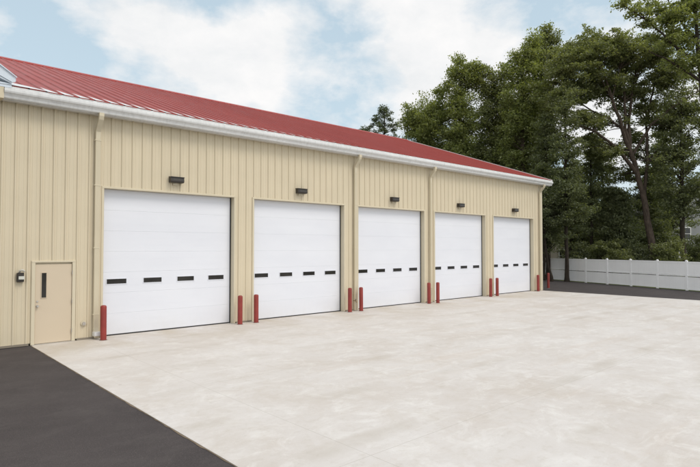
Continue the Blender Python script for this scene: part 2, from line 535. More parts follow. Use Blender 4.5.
# --- entry door
ed = MB(); ed.bbox(PD[0] + 0.05, PD[1] - 0.05, -0.010, 0.035, 0.02, PD[2] - 0.05, 0.004)
edo = gb(ed, 'entry_door', M['beige_door'])
tag(edo, 'tan metal entry door with narrow dark window')
fr = MB()
fr.bbox(PD[0] - 0.045, PD[0] + 0.045, -0.045, 0.08, 0.0, PD[2] + 0.0, 0.006)
fr.bbox(PD[1] - 0.045, PD[1] + 0.045, -0.045, 0.08, 0.0, PD[2] + 0.0, 0.006)
fr.bbox(PD[0] - 0.045, PD[1] + 0.045, -0.047, 0.08, PD[2] + 0.0, PD[2] + 0.05, 0.006)
fr.box(PD[0] + 0.045, PD[1] - 0.045, 0.03, 0.08, 0.02, PD[2])
gb(fr, 'door_frame', M['beige_trim'], edo)
th = MB(); th.box(PD[0] - 0.02, PD[1] + 0.02, -0.10, 0.05, 0.0, 0.016)
gb(th, 'threshold', M['steel'], edo)
g = MB(); g.box(3.56, 3.675, -0.018, 0.0, 1.25, 1.92)
gb(g, 'window', M['glass'], edo)
g = MB()
for q in ((3.545, 3.56, 1.235, 1.935), (3.675, 3.69, 1.235, 1.935)): g.box(q[0], q[1], -0.024, 0.0, q[2], q[3])
for q in ((1.235, 1.25), (1.92, 1.935)): g.box(3.56, 3.675, -0.024, 0.0, q[0], q[1])
gb(g, 'window_frame', M['beige_door'], edo)
k = MB()
k.tube([(3.465, -0.010, 1.03), (3.465, -0.022, 1.03)], 0.036, 16)
k.tube([(3.465, -0.020, 1.03), (3.465, -0.055, 1.03), (3.465, -0.062, 1.03), (3.465, -0.085, 1.03)], [0.013, 0.013, 0.030, 0.024], 16)
gb(k, 'door_knob', M['steel'], edo)
k = MB(); k.tube([(3.465, -0.010, 1.16), (3.465, -0.028, 1.16)], 0.024, 16)
gb(k, 'deadbolt', M['steel'], edo)
for z in (0.30, 1.12, 1.92):
    h = MB(); h.tube([(PD[1] - 0.048, -0.052, z - 0.055), (PD[1] - 0.048, -0.052, z + 0.055)], 0.010, 8)
    gb(h, 'hinge', M['steel'], edo)

# --- roof
EY, EZ = -0.42, 6.735
RY, RZ = 11.5, 11.03
XE = 31.36
sl = (RZ - EZ) / (RY - EY)
ang = math.atan(sl)
nv = Vector((0, -math.sin(ang), math.cos(ang)))
def roof_side(mb, mirror):
    P = 0.4064; PH2 = 4.74
    x_0 = 2.30
    k = math.floor((x_0 - PH2) / P)
    pts = []
    while PH2 + k * P < XE + 0.1:
        cx = PH2 + k * P
        for o, hgt in ((-0.040, 0.0), (-0.022, 0.036), (0.022, 0.036), (0.040, 0.0)):
            x = cx + o
            if x_0 < x < XE: pts.append((x, hgt))
        k += 1
    pts = [(x_0, 0.0)] + pts + [(XE, 0.0)]
    v = []; f = []
    n = 1
    for x, hgt in pts:
        for (y, z) in ((EY, EZ), (RY, RZ)):
            p = Vector((x, y, z)) + nv * hgt
            if mirror: p.y = 2 * RY - p.y
            v.append(p)
    for i in range(len(pts) - 1):
        q = (2 * i, 2 * i + 2, 2 * i + 3, 2 * i + 1)
        f.append(q if not mirror else q[::-1])
    if not mirror:
        for i in range(1, len(pts) - 4, 4):
            f.append((2 * i, 2 * i + 6, 2 * i + 4, 2 * i + 2))
    mb.add(v, f)
rf = MB(); roof_side(rf, False); roof_side(rf, True)
# underside deck
rf.add([(2.30, EY, EZ - .06), (XE - 0.02, EY, EZ - .06), (XE - 0.02, RY, RZ - .08), (2.30, RY, RZ - .08)], [(0, 3, 2, 1)])
rf.add([(2.30, 2 * RY - EY, EZ - .06), (XE - 0.02, 2 * RY - EY, EZ - .06), (XE - 0.02, RY, RZ - .08), (2.30, RY, RZ - .08)], [(0, 1, 2, 3)])
roof = gb(rf, 'roof', M['roof'])
rc = MB()
rc.prism([(RY - 0.22, RZ - 0.22 * sl + 0.055), (RY, RZ + 0.085), (RY + 0.22, RZ - 0.22 * sl + 0.055), (RY + 0.22, RZ - 0.22 * sl - 0.01), (RY, RZ + 0.03), (RY - 0.22, RZ - 0.22 * sl - 0.01)], 'x', 2.28, XE + 0.01)
gb(rc, 'ridge_cap', M['roof_cap'], roof)
# white rake trim at the far end
rk = MB()
for sgn in (0, 1):
    def my(y): return y if not sgn else 2 * RY - y
    a = (my(EY - 0.02), EZ); b_ = (my(RY), RZ)
    prof = [(a[0], a[1] + 0.06), (b_[0], b_[1] + 0.07), (b_[0], b_[1] - 0.18), (a[0], a[1] - 0.19)]
    rk.prism(prof, 'x', XE, XE + 0.03 + 0.002 * sgn)
rk_o = gb(rk, 'rake_trim', M['white_gutter'], roof)
# sky sheen on the lower pans modelled as white sheets, plus gable flashing patch
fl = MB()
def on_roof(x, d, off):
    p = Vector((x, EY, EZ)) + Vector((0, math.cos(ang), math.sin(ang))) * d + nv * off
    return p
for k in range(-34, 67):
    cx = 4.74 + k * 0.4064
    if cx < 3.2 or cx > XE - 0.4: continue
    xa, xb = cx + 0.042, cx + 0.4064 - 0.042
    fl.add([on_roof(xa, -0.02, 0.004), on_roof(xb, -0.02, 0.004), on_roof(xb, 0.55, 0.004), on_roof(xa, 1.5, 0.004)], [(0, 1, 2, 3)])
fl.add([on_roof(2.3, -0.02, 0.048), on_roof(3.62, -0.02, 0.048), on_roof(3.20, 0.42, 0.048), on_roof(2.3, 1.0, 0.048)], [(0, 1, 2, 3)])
gb(fl, 'eave_sheen_and_flashing', M['white_gutter'], roof)

# soffit + gutter
s = MB(); s.box(2.57, XE - 0.004, EY - 0.012, EY - 0.002, 6.655, EZ + 0.008)
gb(s, 'drip_edge', M['white_gutter'])
s = MB(); s.box(2.57, XE - 0.02, -0.30, 0.0, H - 0.012, H + 0.01)
gb(s, 'soffit', M['soffit'])
GX0, GX1 = 2.56, 31.42
G = [(-0.285, 6.43), (-0.36, 6.43), (-0.385, 6.45), (-0.40, 6.50), (-0.43, 6.545), (-0.46, 6.57), (-0.475, 6.61), (-0.475, 6.672), (-0.468, 6.68), (-0.45, 6.68), (-0.45, 6.66), (-0.305, 6.66), (-0.305, 6.70), (-0.285, 6.70)]
gt = MB()
for a, b_ in zip([GX0, 9.6, 16.7, 23.9], [9.595, 16.695, 23.895, GX1]):
    gt.prism(G, 'x', a, b_)
for x in (9.6, 16.7, 23.9):
    gt.prism([(y - (0.004 if y < -0.31 else 0), z - (0.003 if z < 6.6 else -0.002)) for y, z in G], 'x', x - 0.035, x + 0.035)
gutter = gb(gt, 'gutter', M['white_gutter'])

fa = MB(); fa.box(2.57, XE - 0.02, -0.283, -0.262, H - 0.03, 6.71)
gb(fa, 'fascia', M['white_gutter'])

# --- downspouts
def downspout(x, boot):
    d = MB(); w, dd = 0.13, 0.09
    pts = [(x, -0.38, 6.44), (x, -0.38, 6.36), (x, -0.35, 6.28), (x, -0.15, 6.05), (x, -0.09, 5.96), (x, -0.085, 5.8), (x, -0.085, 0.30)]
    if boot: pts += [(x, -0.085, 0.22), (x, -0.12, 0.14), (x, -0.24, 0.08)]
    else: pts += [(x, -0.085, 0.02)]
    d.rtube(pts, w, dd)
    # pressed flutes on the face
    for q in (-0.035, 0.0, 0.035):
        d.box(x + q - 0.006, x + q + 0.006, -0.1345, -0.12, 0.34, 5.75)
    o = gb(d, 'downspout', M['beige_trim'])
    for z in (0.7, 2.6, 4.4, 5.7):
        st = MB(); st.box(x - 0.085, x + 0.085, -0.139, -0.040, z - 0.015, z + 0.015)
        gb(st, 'strap', M['beige_trim'], o)
    if boot:
        e = MB(); e.bbox(x - 0.085, x + 0.085, -0.30, -0.10, 0.10, 0.21, 0.01)
        gb(e, 'splash_boot', M['white_gutter'], o)
    return o
for x, bt in ((4.93, True), (15.08, False), (20.0, False), (30.47, False)):
    downspout(x, bt)

# --- cross gable at the near end (only the foot of its white rake shows)
cg = MB()
cg.add([(2.45, -0.02, H + 0.01), (-8.6, -0.02, H + 0.01), (-3.1, -0.02, H + 3.4), (2.45, -0.02, 6.98)], [(0, 3, 2, 1)])
gb(cg, 'gable_wall', M['beige'])
gr = MB()
gr.add([(2.72, -0.42, 6.86), (-3.1, -0.42, 10.0), (-3.1, 23.4, 10.0), (2.72, 23.4, 6.86)], [(0, 3, 2, 1)])
gr.add([(-8.92, -0.42, 6.86), (-3.1, -0.42, 10.0), (-3.1, 23.4, 10.0), (-8.92, 23.4, 6.86)], [(0, 1, 2, 3)])
gb(gr, 'gable_roof', M['roof'])
rt = MB()
rt.prism([(2.80, 6.965), (2.80, 6.87), (2.72, 6.835), (2.36, 7.00), (-3.1, 9.86), (-3.1, 10.12), (2.30, 7.32)], 'y', -0.50, -0.42)
rt.prism([(2.82, 6.985), (2.82, 6.96), (2.30, 7.31), (-3.1, 10.11), (-3.1, 10.15), (2.30, 7.345)], 'y', -0.535, -0.502)
rt.prism([(2.72, 6.83), (2.70, 6.81), (2.34, 6.945), (-3.1, 9.80), (-3.1, 9.85), (2.36, 6.99)], 'y', -0.48, -0.05)
rt.box(2.30, 2.72, -0.44, -0.06, 6.70, 6.815)
br = MB(); br.box(2.0, 2.555, -0.435, -0.04, 6.41, 6.698); gb(br, 'eave_return', M['beige'])
M['cool_white'] = painted('cool_white_aluminium', (0.60, 0.66, 0.74), 0.3, 0.04, 0.5, streak=0.2)
gb(rt, 'gable_rake', M['cool_white'])

# ------------------------------------------------------------------ wall-mounted things
def make_lamp():
    r = empty('wall_lamp')
    hb = MB()
    hb.prism([(-0.035, 0.0), (-0.20, -0.006), (-0.215, -0.165), (-0.185, -0.205), (-0.035, -0.215)], 'x', -0.235, 0.235)
    hb.prism([(-0.03, 0.01), (-0.225, -0.002), (-0.225, -0.03), (-0.03, -0.02)], 'x', -0.243, 0.243)
    hb.build('housing', M['bronze'], r)
    l = MB(); l.add([(-0.17, -0.213, -0.06), (0.17, -0.213, -0.06), (0.17, -0.2185, -0.15), (-0.17, -0.2185, -0.15)], [(0, 3, 2, 1)])
    l.build('lens', painted('dark_lens', (0.05, 0.045, 0.04), 0.2, 0.1), r)
    p = MB(); p.box(-0.09, 0.09, -0.04, 0.0, -0.30, -0.01)
    p.build('mounting_plate', M['beige_trim'], r)
    return r
lamp0 = make_lamp()
ll = ['dark bronze wall light above the first overhead door, nearest the entry door', 'dark bronze wall light above the second overhead door from the left',
      'dark bronze wall light above the middle overhead door', 'dark bronze wall light above the fourth overhead door from the left',
      'dark bronze wall light above the farthest overhead door']
for k, (x, lb) in enumerate(zip((7.30, 12.26, 17.45, 22.38, 27.6), ll)):
    o = lamp0 if k == 0 else copy_tree(lamp0)
    o.location = (x, -0.005, 4.85)
    o.scale = (0.93, 0.92, 0.88)
    tag(o, lb, 'wall light', 'dark wall lights above the overhead doors')

# entry light by the door
el = empty('entry_light', (3.07, -0.02, 1.70))
tag(el, 'small black and white emergency light left of the tan entry door', 'wall light')
a = MB(); a.bbox(-0.10, 0.06, -0.09, 0.0, 0.0, 0.24, 0.012); a.box(-0.09, 0.05, -0.11, -0.09, 0.17, 0.25); a.build('housing', M['bronze'], el)
a = MB(); a.box(-0.07, 0.065, -0.125, -0.092, 0.07, 0.155); a.build('lens', M['lens'], el)
a = MB(); a.tube([(-0.05, -0.05, 0.24), (-0.04, -0.09, 0.30), (0.02, -0.12, 0.315), (0.07, -0.09, 0.27)], [0.022, 0.03, 0.03, 0.02], 10); a.build('lamp_head', M['grey_plastic'], el)

# round vent cap between entry door and downspout
vc = empty('vent_cap', (4.63, -0.012, 0.46))
tag(vc, 'small round metal outlet cap low on the wall right of the entry door', 'outlet')
a = MB(); a.tube([(0, 0.0, 0), (0, -0.025, 0)], 0.075, 20); a.build('flange', M['beige_trim'], vc)
a = MB(); a.tube([(0, -0.02, 0), (0, -0.065, -0.005)], [0.052, 0.046], 20); a.build('cap', M['steel'], vc)

# hose bib and box between the middle bollards
hb = empty('hose_bib', (15.02, -0.02, 0.42)) if False else empty('hose_bib', (15.02, -0.13, 0.42))
tag(hb, 'small brass hose bib low on the wall between two red bollards', 'tap')
a = MB(); a.tube([(0, 0.10, 0), (0, -0.05, 0), (0, -0.09, -0.03), (0, -0.10, -0.08)], [0.018, 0.018, 0.017, 0.016], 10)
brass = painted('weathered_brass', (0.25, 0.19, 0.10), 0.5, 0.15); a.build('spout', brass, hb)
a = MB(); a.tube([(0, -0.05, 0.0), (0, -0.05, 0.05)], 0.009, 8); a.tube([(0, -0.05, 0.05), (0, -0.05, 0.062)], 0.035, 12); a.build('valve_handle', painted('grey_handle', (0.12, 0.11, 0.10), 0.5), hb)

# ------------------------------------------------------------------ bollards
BH = 0.98
def make_bollard():
    r = empty('bollard')
    p = MB()
    prof = [(0.082, 0.0), (0.082, BH - 0.05), (0.078, BH - 0.03), (0.066, BH - 0.012), (0.04, BH - 0.002), (0.012, BH)]
    p.lathe((0, 0, 0), prof, 28); p.build('post', M['bollard'], r)
    q = MB(); q.lathe((0, 0, 0), [(0.105, 0.0), (0.103, 0.006), (0.083, 0.010)], 24); q.build('base_seal', painted('sealant', (0.16, 0.13, 0.11), 0.8, 0.2), r)
    return r
b0 = make_bollard()
bl = [((5.03, -0.46), 'red bollard at the left jamb of the first overhead door, beside the entry door'),
      ((9.49, -0.34), 'red bollard at the right jamb of the first overhead door'),
      ((10.13, -0.34), 'red bollard at the left jamb of the second overhead door'),
      ((14.58, -0.30), 'red bollard at the right jamb of the second overhead door, left of the hose bib'),
      ((15.19, -0.32), 'red bollard at the left jamb of the middle overhead door, right of the hose bib'),
      ((19.52, -0.36), 'red bollard at the right jamb of the middle overhead door'),
      ((20.02, -0.48), 'red bollard at the left jamb of the fourth overhead door'),
      ((24.70, -0.32), 'red bollard at the right jamb of the fourth overhead door'),
      ((25.36, -0.30), 'red bollard at the left jamb of the farthest overhead door'),
      ((29.92, -0.22), 'red bollard at the far building corner, right of the farthest overhead door'),
      ((32.95, 0.70), 'red bollard standing alone on the asphalt beyond the building corner')]
for k, ((x, y), lb) in enumerate(bl):
    o = b0 if k == 0 else copy_tree(b0)
    o.location = (x, y, 0.0 if k < 10 else -0.012)
    o.rotation_euler = (R(random.uniform(-0.5, 0.5)), R(random.uniform(-0.5, 0.5)), random.uniform(0, 6))
    tag(o, lb, 'bollard', 'red bollards guarding the garage doors')

# ------------------------------------------------------------------ fence
F0 = Vector((44.2, 11.0, 0)); F1 = Vector((31.0, -21.0, 0))
fdir = (F1 - F0).normalized()
# the fence passes through (42.0,5.7) and (36.95,-6.8)
A = Vector((42.0, 5.75, 0)); B = Vector((36.95, -6.75, 0)); fdir = (B - A).normalized()
frot = math.atan2(fdir.y, fdir.x)
fstart = A - fdir * 7.6
tag(tag(sheet('grass_verge', [(34.4, -12.6), (36.75, -6.8), (39.0, -1.2), (39.5, -1.3), (40.6, 1.5), (42.4, 2.0), (36, -13.5)], -0.008, M['grass'])), kind='structure')
fence = empty('vinyl_fence', (fstart.x, fstart.y, 0), frot)
tag(fence, 'long white vinyl privacy fence with mid rail in front of the dark trees', 'fence')
FH = 1.77; SP = 2.03; NP = 15
pm = MB()
post = MB(); post.box(-0.06, 0.06, -0.045, 0.045, -0.02, FH + 0.04)
post.add([(-0.07, -0.055, FH + 0.04), (0.07, -0.055, FH + 0.04), (0.07, 0.055, FH + 0.04), (-0.07, 0.055, FH + 0.04), (0, 0, FH + 0.09)], [(0, 1, 4), (1, 2, 4), (2, 3, 4), (3, 0, 4), (3, 2, 1, 0)])
post0 = post.build('post', M['vinyl'], fence)
pn = MB()
x0, x1 = 0.06, SP - 0.06
nb = 12; bw = (x1 - x0) / nb
for k in range(nb):
    a = x0 + k * bw
    pn.prism([(a + 0.006, -0.012), (a + bw - 0.006, -0.012), (a + bw, -0.009), (a + bw, 0.011), (a, 0.011), (a, -0.009)][::-1], 'z', 0.10, 0.825)
    pn.prism([(a + 0.006, -0.012), (a + bw - 0.006, -0.012), (a + bw, -0.009), (a + bw, 0.011), (a, 0.011), (a, -0.009)][::-1], 'z', 0.938, FH - 0.06)
pn.box(x0, x1, -0.026, 0.026, 0.04, 0.13)
pn.box(x0, x1, -0.026, 0.026, FH - 0.10, FH - 0.01)
panel0 = pn.build('panel', M['vinyl'], fence)
ml = MB(); ml.box(x0, x1, -0.040, 0.040, 0.858, 0.925)
rail0 = ml.build('mid_rail', M['vinyl'], fence)
for k in range(NP + 1):
    if k:
        o = post0.copy(); C.objects.link(o); o.parent = fence; o.location = (k * SP, 0, 0); o.rotation_euler.z = 0
        o.rotation_euler = (R(random.uniform(-.5, .5)), R(random.uniform(-.5, .5)), 0)
    if 0 < k < NP:
        for s_ in (panel0, rail0):
            o = s_.copy(); C.objects.link(o); o.parent = fence
            o.location = (k * SP, 0, random.uniform(-0.008, 0.008))

# ------------------------------------------------------------------ trees
def leaf_mesh(name, centers, radii, n_per, size, mat, parent, flat=0.6, up=0.5, shape='leaf'):
    """many small leaf faces gathered in clumps"""
    centers = np.asarray(centers); radii = np.asarray(radii)
    nc = len(centers)
    if size < 0.2: n_per = int(n_per * 1.15); size = size * 0.76; radii = radii * 1.12
    idx = np.repeat(np.arange(nc), n_per)
    n = len(idx)
    off = rng.normal(0, 1, (n, 3)); off /= (np.linalg.norm(off, axis=1, keepdims=True) + 1e-6)
    off *= (rng.random((n, 1)) ** 0.45)
    off[:, 2] *= flat
    # tilt each clump's plane a little so the layers are not all level
    tilt = rng.normal(0, 0.30, (nc, 2))
    off[:, 2] += (off[:, :2] * tilt[idx]).sum(1)
    P = centers[idx] + off * radii[idx][:, None] * rng.uniform(0.75, 1.2, (n, 1))
    nrm = rng.normal(0, 1, (n, 3)); nrm[:, 2] = np.abs(nrm[:, 2]) + up
    nrm /= np.linalg.norm(nrm, axis=1, keepdims=True)
    t = rng.normal(0, 1, (n, 3)); t -= nrm * (t * nrm).sum(1, keepdims=True); t /= np.linalg.norm(t, axis=1, keepdims=True)
    bi = np.cross(nrm, t)
    s = size * rng.uniform(0.6, 1.35, (n, 1))
    asp = 0.55 if shape == 'leaf' else 0.22
    v = np.empty((n, 4, 3))
    v[:, 0] = P - t * s; v[:, 1] = P + bi * s * asp - nrm * s * 0.12
    v[:, 2] = P + t * s; v[:, 3] = P - bi * s * asp - nrm * s * 0.12
    me = bpy.data.meshes.new(name)
    me.vertices.add(n * 4); me.vertices.foreach_set('co', v.astype(np.float32).ravel())
    me.loops.add(n * 4); me.loops.foreach_set('vertex_index', np.arange(n * 4, dtype=np.int32))
    me.polygons.add(n); me.polygons.foreach_set('loop_start', np.arange(0, n * 4, 4, dtype=np.int32))
    me.polygons.foreach_set('loop_total', np.full(n, 4, dtype=np.int32))
    me.update(calc_edges=True)
    me.materials.append(mat)
    o = bpy.data.objects.new(name, me); C.objects.link(o)
    if parent: o.parent = parent
    return o

def interp(pts, z):
    for (a, b_) in zip(pts[:-1], pts[1:]):
        if a[2] <= z <= b_[2]:
            t = (z - a[2]) / max(1e-6, b_[2] - a[2])
            return tuple(a[i] + (b_[i] - a[i]) * t for i in range(4))
    return pts[0] if z < pts[0][2] else pts[-1]

def tree(name, label, cat, a, d, trunk, blobs, leafmat, barkmat, leaf_size=0.13, n_per=110, cr=(0.45, 0.9), flat=0.55,
         limbs=(), group='trees behind the white fence', shape='leaf', branch_frac=0.5, up=0.5, shell=0.4, z0=-0.02):
    """a, d: metres right of / ahead of the camera spot; local x = right, y = away, z = up.
       trunk: [(x,y,z,r)], blobs: [(x,y,z,rx,ry,rz,count)]"""
    x, y = plan(a, d)
    root = empty(name, (x, y, z0), -YAW)
    tag(root, label, cat, group)
    tb = MB()
    tp = []
    # slight wobble in long trunks
    for i in range(len(trunk) - 1):
        p, q = trunk[i], trunk[i + 1]
        m_ = 4
        for k in range(m_):
            t = k / m_
            w = 0.0 if (i == 0 and k == 0) else 0.05
            tp.append(tuple(p[j] + (q[j] - p[j]) * t + (random.uniform(-w, w) if j < 2 else 0) for j in range(3)) + (p[3] + (q[3] - p[3]) * t,))
    tp.append(trunk[-1])
    flare = [(tp[0][0], tp[0][1], 0.0, tp[0][3] * 1.45), (tp[0][0], tp[0][1], 0.35, tp[0][3] * 1.08)] + [p for p in tp[1:] if p[2] > 0.5]
    tb.tube([p[:3] for p in flare], [p[3] for p in flare], 10)
    for lb in limbs:
        pts = []
        for i in range(len(lb) - 1):
            for k in range(3):
                t = k / 3
                pts.append(tuple(lb[i][j] + (lb[i + 1][j] - lb[i][j]) * t + (random.uniform(-.06, .06) if (j < 3 and (i or k)) else 0) for j in range(4)))
        pts.append(tuple(lb[-1]))
        tb.tube([p[:3] for p in pts], [max(0.015, p[3]) for p in pts], 7)
    centers = []; radii = []
    limb_nodes = [p for lb in limbs for p in lb]
    for (bx, by, bz, rx, ry, rz, cnt) in blobs:
        ph = rng.uniform(0, 6.28, 4)
        for _ in range(cnt):
            u = rng.normal(0, 1, 3); u /= np.linalg.norm(u)
            az = math.atan2(u[1], u[0])
            irr = 1 + 0.16 * math.sin(3 * az + ph[0]) + 0.13 * math.sin(5 * az + ph[1] + 2 * u[2]) + 0.12 * math.sin(4 * u[2] + ph[2])
            rr = rng.random() ** shell * irr
            c_ = np.array([bx, by, bz]) + u * rr * np.array([rx, ry, rz])
            if c_[2] < 0.25: continue
            centers.append(c_); radii.append(rng.uniform(*cr))
            if rng.random() < branch_frac:
                hd = math.hypot(c_[0] - bx, c_[1] - by)
                cand = interp(trunk, c_[2] - 0.5 * hd - 0.4)
                if limb_nodes:
                    best = min(limb_nodes, key=lambda p: (p[0] - c_[0]) ** 2 + (p[1] - c_[1]) ** 2 + (p[2] - c_[2]) ** 2 + (100 if p[2] > c_[2] + .5 else 0))
                    if (best[0] - c_[0]) ** 2 + (best[1] - c_[1]) ** 2 + (best[2] - c_[2]) ** 2 < (cand[0] - c_[0]) ** 2 + (cand[1] - c_[1]) ** 2 + (cand[2] - c_[2]) ** 2:
                        cand = best
                p0 = Vector(cand[:3]); p2 = Vector(c_)
                dist = (p2 - p0).length
                p1 = (p0 + p2) / 2 + Vector((random.uniform(-.1, .1), random.uniform(-.1, .1), 0.10 * dist))
                r0 = min(cand[3] * 0.6, 0.018 + 0.012 * dist)
                pts = []
                for t in (0, .25, .5, .75, 1):
                    pts.append(p0 * (1 - t) ** 2 + p1 * 2 * t * (1 - t) + p2 * t * t + Vector((random.uniform(-.04, .04),) * 3) * (0 < t < 1))
                tb.tube(pts, [r0 * (1 - .75 * t) for t in (0, .25, .5, .75, 1)], 4, cap=False)
    tb.build('trunk', barkmat, root)
    if len(centers):
        leaf_mesh('crown', centers, radii, n_per, leaf_size, leafmat, root, flat, up, shape)
    return root

def px(u, d): return (u - 350) / 533.1 * d          # image pixel column in this camera's view -> metres right at distance d
def hz(v, d): return 2.6 + (247.8 - v) / 533.1 * d  # image pixel row in the same view -> height at distance d

# -- distant small pine seen over the roof
d = 78; T = hz(104, d)
tree('pine_tree', 'small dark rounded pine far off, alone above the red roof ridge', 'pine tree', px(384, d), d,
     [(0, 0, 0, .30), (0, 0, T * .6, .2), (0.1, 0, T - .6, .05)],
     [(0, 0, T - 2.6, 2.1, 2.1, 1.9, 26), (-1.1, 0, T - 3.8, 1.7, 1.7, 1.0, 11), (1.3, 0, T - 3.6, 1.6, 1.6, 1.1, 11), (0, 0, T - 1.0, 1.1, 1.1, .8, 12)],
     M['leaf_pine'], M['bark_dark'], 0.15, 60, (.35, .65), .6, group='trees seen over the garage roof', branch_frac=.9)
d = 84; T = hz(126, d)
tree('pine_tree', 'tip of a low dark tree left of the small pine, just above the roof ridge', 'pine tree', px(365, d), d,
     [(0, 0, 0, .25), (0, 0, T - .6, .05)], [(0, 0, T - 1.6, 1.6, 1.5, 1.6, 30)], M['leaf_pine'], M['bark_dark'], 0.17, 80, (.4, .7), .6,
     group='trees seen over the garage roof', branch_frac=.9)

# -- deciduous trees behind the garage end
def deciduous(label, u, d, vtop, half, vbot, mat, leans=0.0, spires=(), n=150, **kw):
    T = hz(vtop, d); Bz = max(1.0, hz(vbot, d)); hw = half / 533.1 * d
    mid = (T + Bz) / 2; rz = (T - Bz) / 2
    blobs = [(leans * .5, 0, mid + rz * .12, hw * .95, hw * .95, rz * .80, n), (leans, 0, T - rz * .55, hw * .62, hw * .62, rz * .5, n // 3),
             (-hw * .35, 0, mid - rz * .35, hw * .7, hw * .8, rz * .5, n // 4), (hw * .35, -.3, mid - rz * .25, hw * .7, hw * .8, rz * .5, n // 4)]
    for su, sv, sw in spires:
        zt = hz(sv, d); sx = px(su, d) - px(u, d)
        blobs.append((sx, -.2, zt - 1.5, sw, sw, 1.6, 13)); blobs.append((sx, -.2, zt - .5, sw * .5, sw * .5, .55, 4))
    return tree('deciduous_tree', label, 'tree', px(u, d), d, [(0, 0, 0, .28), (leans * .3, 0, T * .5, .19), (leans, 0, T - 1.2, .04)],
                blobs, mat, M['bark'], **kw)
GR = 'trees seen over the garage roof'
deciduous('low rounded light green tree nearest the small pine above the roof', 425, 52, 96, 24, 175, M['leaf_light'], n=115, spires=[(440, 86, .8), (412, 106, .7)], group=GR)
deciduous('tall light green tree with upright spiky tips, rising above the middle of the tree line', 462, 50, 74, 25, 190, M['leaf_light'], n=115,
          spires=[(459, 54, .75), (470, 60, .6), (478, 63, .7), (452, 74, .8)], group=GR)
deciduous('mid green tree behind the far roof end, right of the spiky tipped tree', 497, 50, 70, 24, 200, M['leaf_mid'], n=125,
          spires=[(488, 68, .7), (505, 66, .7)], group=GR)
deciduous('leafy tree with uneven top above the far end of the roof', 524, 47, 52, 24, 215, M['leaf_light'], n=115,
          spires=[(517, 50, .7), (533, 36, .7), (528, 44, .6)], group=GR)
deciduous('tall mid green tree behind the building corner with a pointed tip', 543, 49, 46, 19, 200, M['leaf_mid'], n=110,
          spires=[(547, 26, .55), (553, 33, .6), (538, 36, .5)], group=GR)
# darker fill behind them
deciduous('dark tree deep behind the light green trees, low over the roof', 450, 60, 125, 28, 215, M['leaf_mid'], n=80, group=GR)
deciduous('dark broad tree deep behind the far roof end', 510, 59, 96, 34, 230, M['leaf_deep'], n=120, group=GR)

# -- evergreen column and bare dark trunks at the near side of the fence
def evergreen(label, u, d, vtop, half, mat=None, vbot=262, bare=1.2, n=170, trunk_r=.20, taper=True, **kw):
    T = hz(vtop, d); hw = half / 533.1 * d
    blobs = []
    zb = max(bare, hz(vbot, d))
    steps = 6
    for k in range(steps):
        t = (k + .5) / steps
        z = zb + (T - zb) * t
        w = hw * (1 - .62 * t if taper else 1 - .3 * abs(t - .5))
        blobs.append((random.uniform(-.2, .2), 0, z, w, w, (T - zb) / steps * .8, int(n / steps * (1.25 - .5 * t))))
    return tree('evergreen_tree', label, 'tree', px(u, d), d, [(0, 0, 0, trunk_r), (0, 0, T * .5, trunk_r * .65), (0, 0, T - .4, .04)], blobs,
                mat or M['leaf_deep'], M['bark_dark'], kw.pop('leaf_size', .12), kw.pop('n_per', 120), kw.pop('cr', (.4, .85)), .42, **kw)
evergreen('dark evergreen close behind the far building corner', 548, 44, 118, 24, vbot=250)
evergreen('dark tree with straight bare trunk standing in front of the fence', 566.5, 41.3, 100, 25, vbot=222, bare=3.0, n=115, trunk_r=.16)
evergreen('dark evergreen with thin trunk behind the fence, right of the straight bare trunk', 592, 47, 128, 22, vbot=236, n=100, trunk_r=.17)
evergreen('broad dark evergreen behind the fence, left of the leaning trunk', 619, 46, 188, 26, vbot=250, n=170)
evergreen('low dark evergreen behind the fence, left of the second thin trunk', 583, 52, 165, 24, vbot=255, n=150)
evergreen('dark evergreen directly behind the leaning pale trunk', 650, 50, 170, 30, vbot=252, n=190)
evergreen('dark evergreen with straight dark trunk, right of the leaning trunk', 683, 43, 96, 30, vbot=212, bare=3.5, n=170, trunk_r=.22, taper=False)
evergreen('dark evergreen behind the fence at the right edge', 716, 45, 120, 22, vbot=225, n=110)
evergreen('dark thick evergreen at the right, in the gap before the grey house', 662, 55, 165, 22, vbot=250, n=120)
evergreen('tall dark tree behind the spreading tree, left of its fork', 603, 53, 150, 28, vbot=240, n=120, leaf_size=.13)
evergreen('tall dark tree behind the spreading tree, right of its fork', 664, 54, 110, 30, vbot=240, n=150, leaf_size=.13)
evergreen('tall dark tree between the building corner and the spreading tree', 570, 50, 168, 26, vbot=240, n=110, leaf_size=.13)
# small leaning bare trunks in front of the fence by the corner
tree('young_tree', 'thin leaning trunk in front of the fence beside the lone bollard', 'tree', px(551, 41.5), 41.5,
     [(0, 0, 0, .12), (-.35, 0, 1.8, .10), (-.55, 0, 4.0, .08), (-.4, 0, 8.0, .03)], [(-.4, 0, 5.6, 1.6, 1.6, 2.4, 60)], M['leaf_dark'], M['bark_dark'], .11, 110, (.35, .7), .5)
tree('young_tree', 'thin dark trunk against the building corner in front of the fence', 'tree', px(543.5, 43), 43,
     [(0, 0, 0, .13), (0, 0, 3.0, .10), (0, 0, 7.5, .03)], [(0, 0, 5.2, 1.5, 1.5, 2.6, 60)], M['leaf_dark'], M['bark_dark'], .11, 110, (.35, .7), .5)

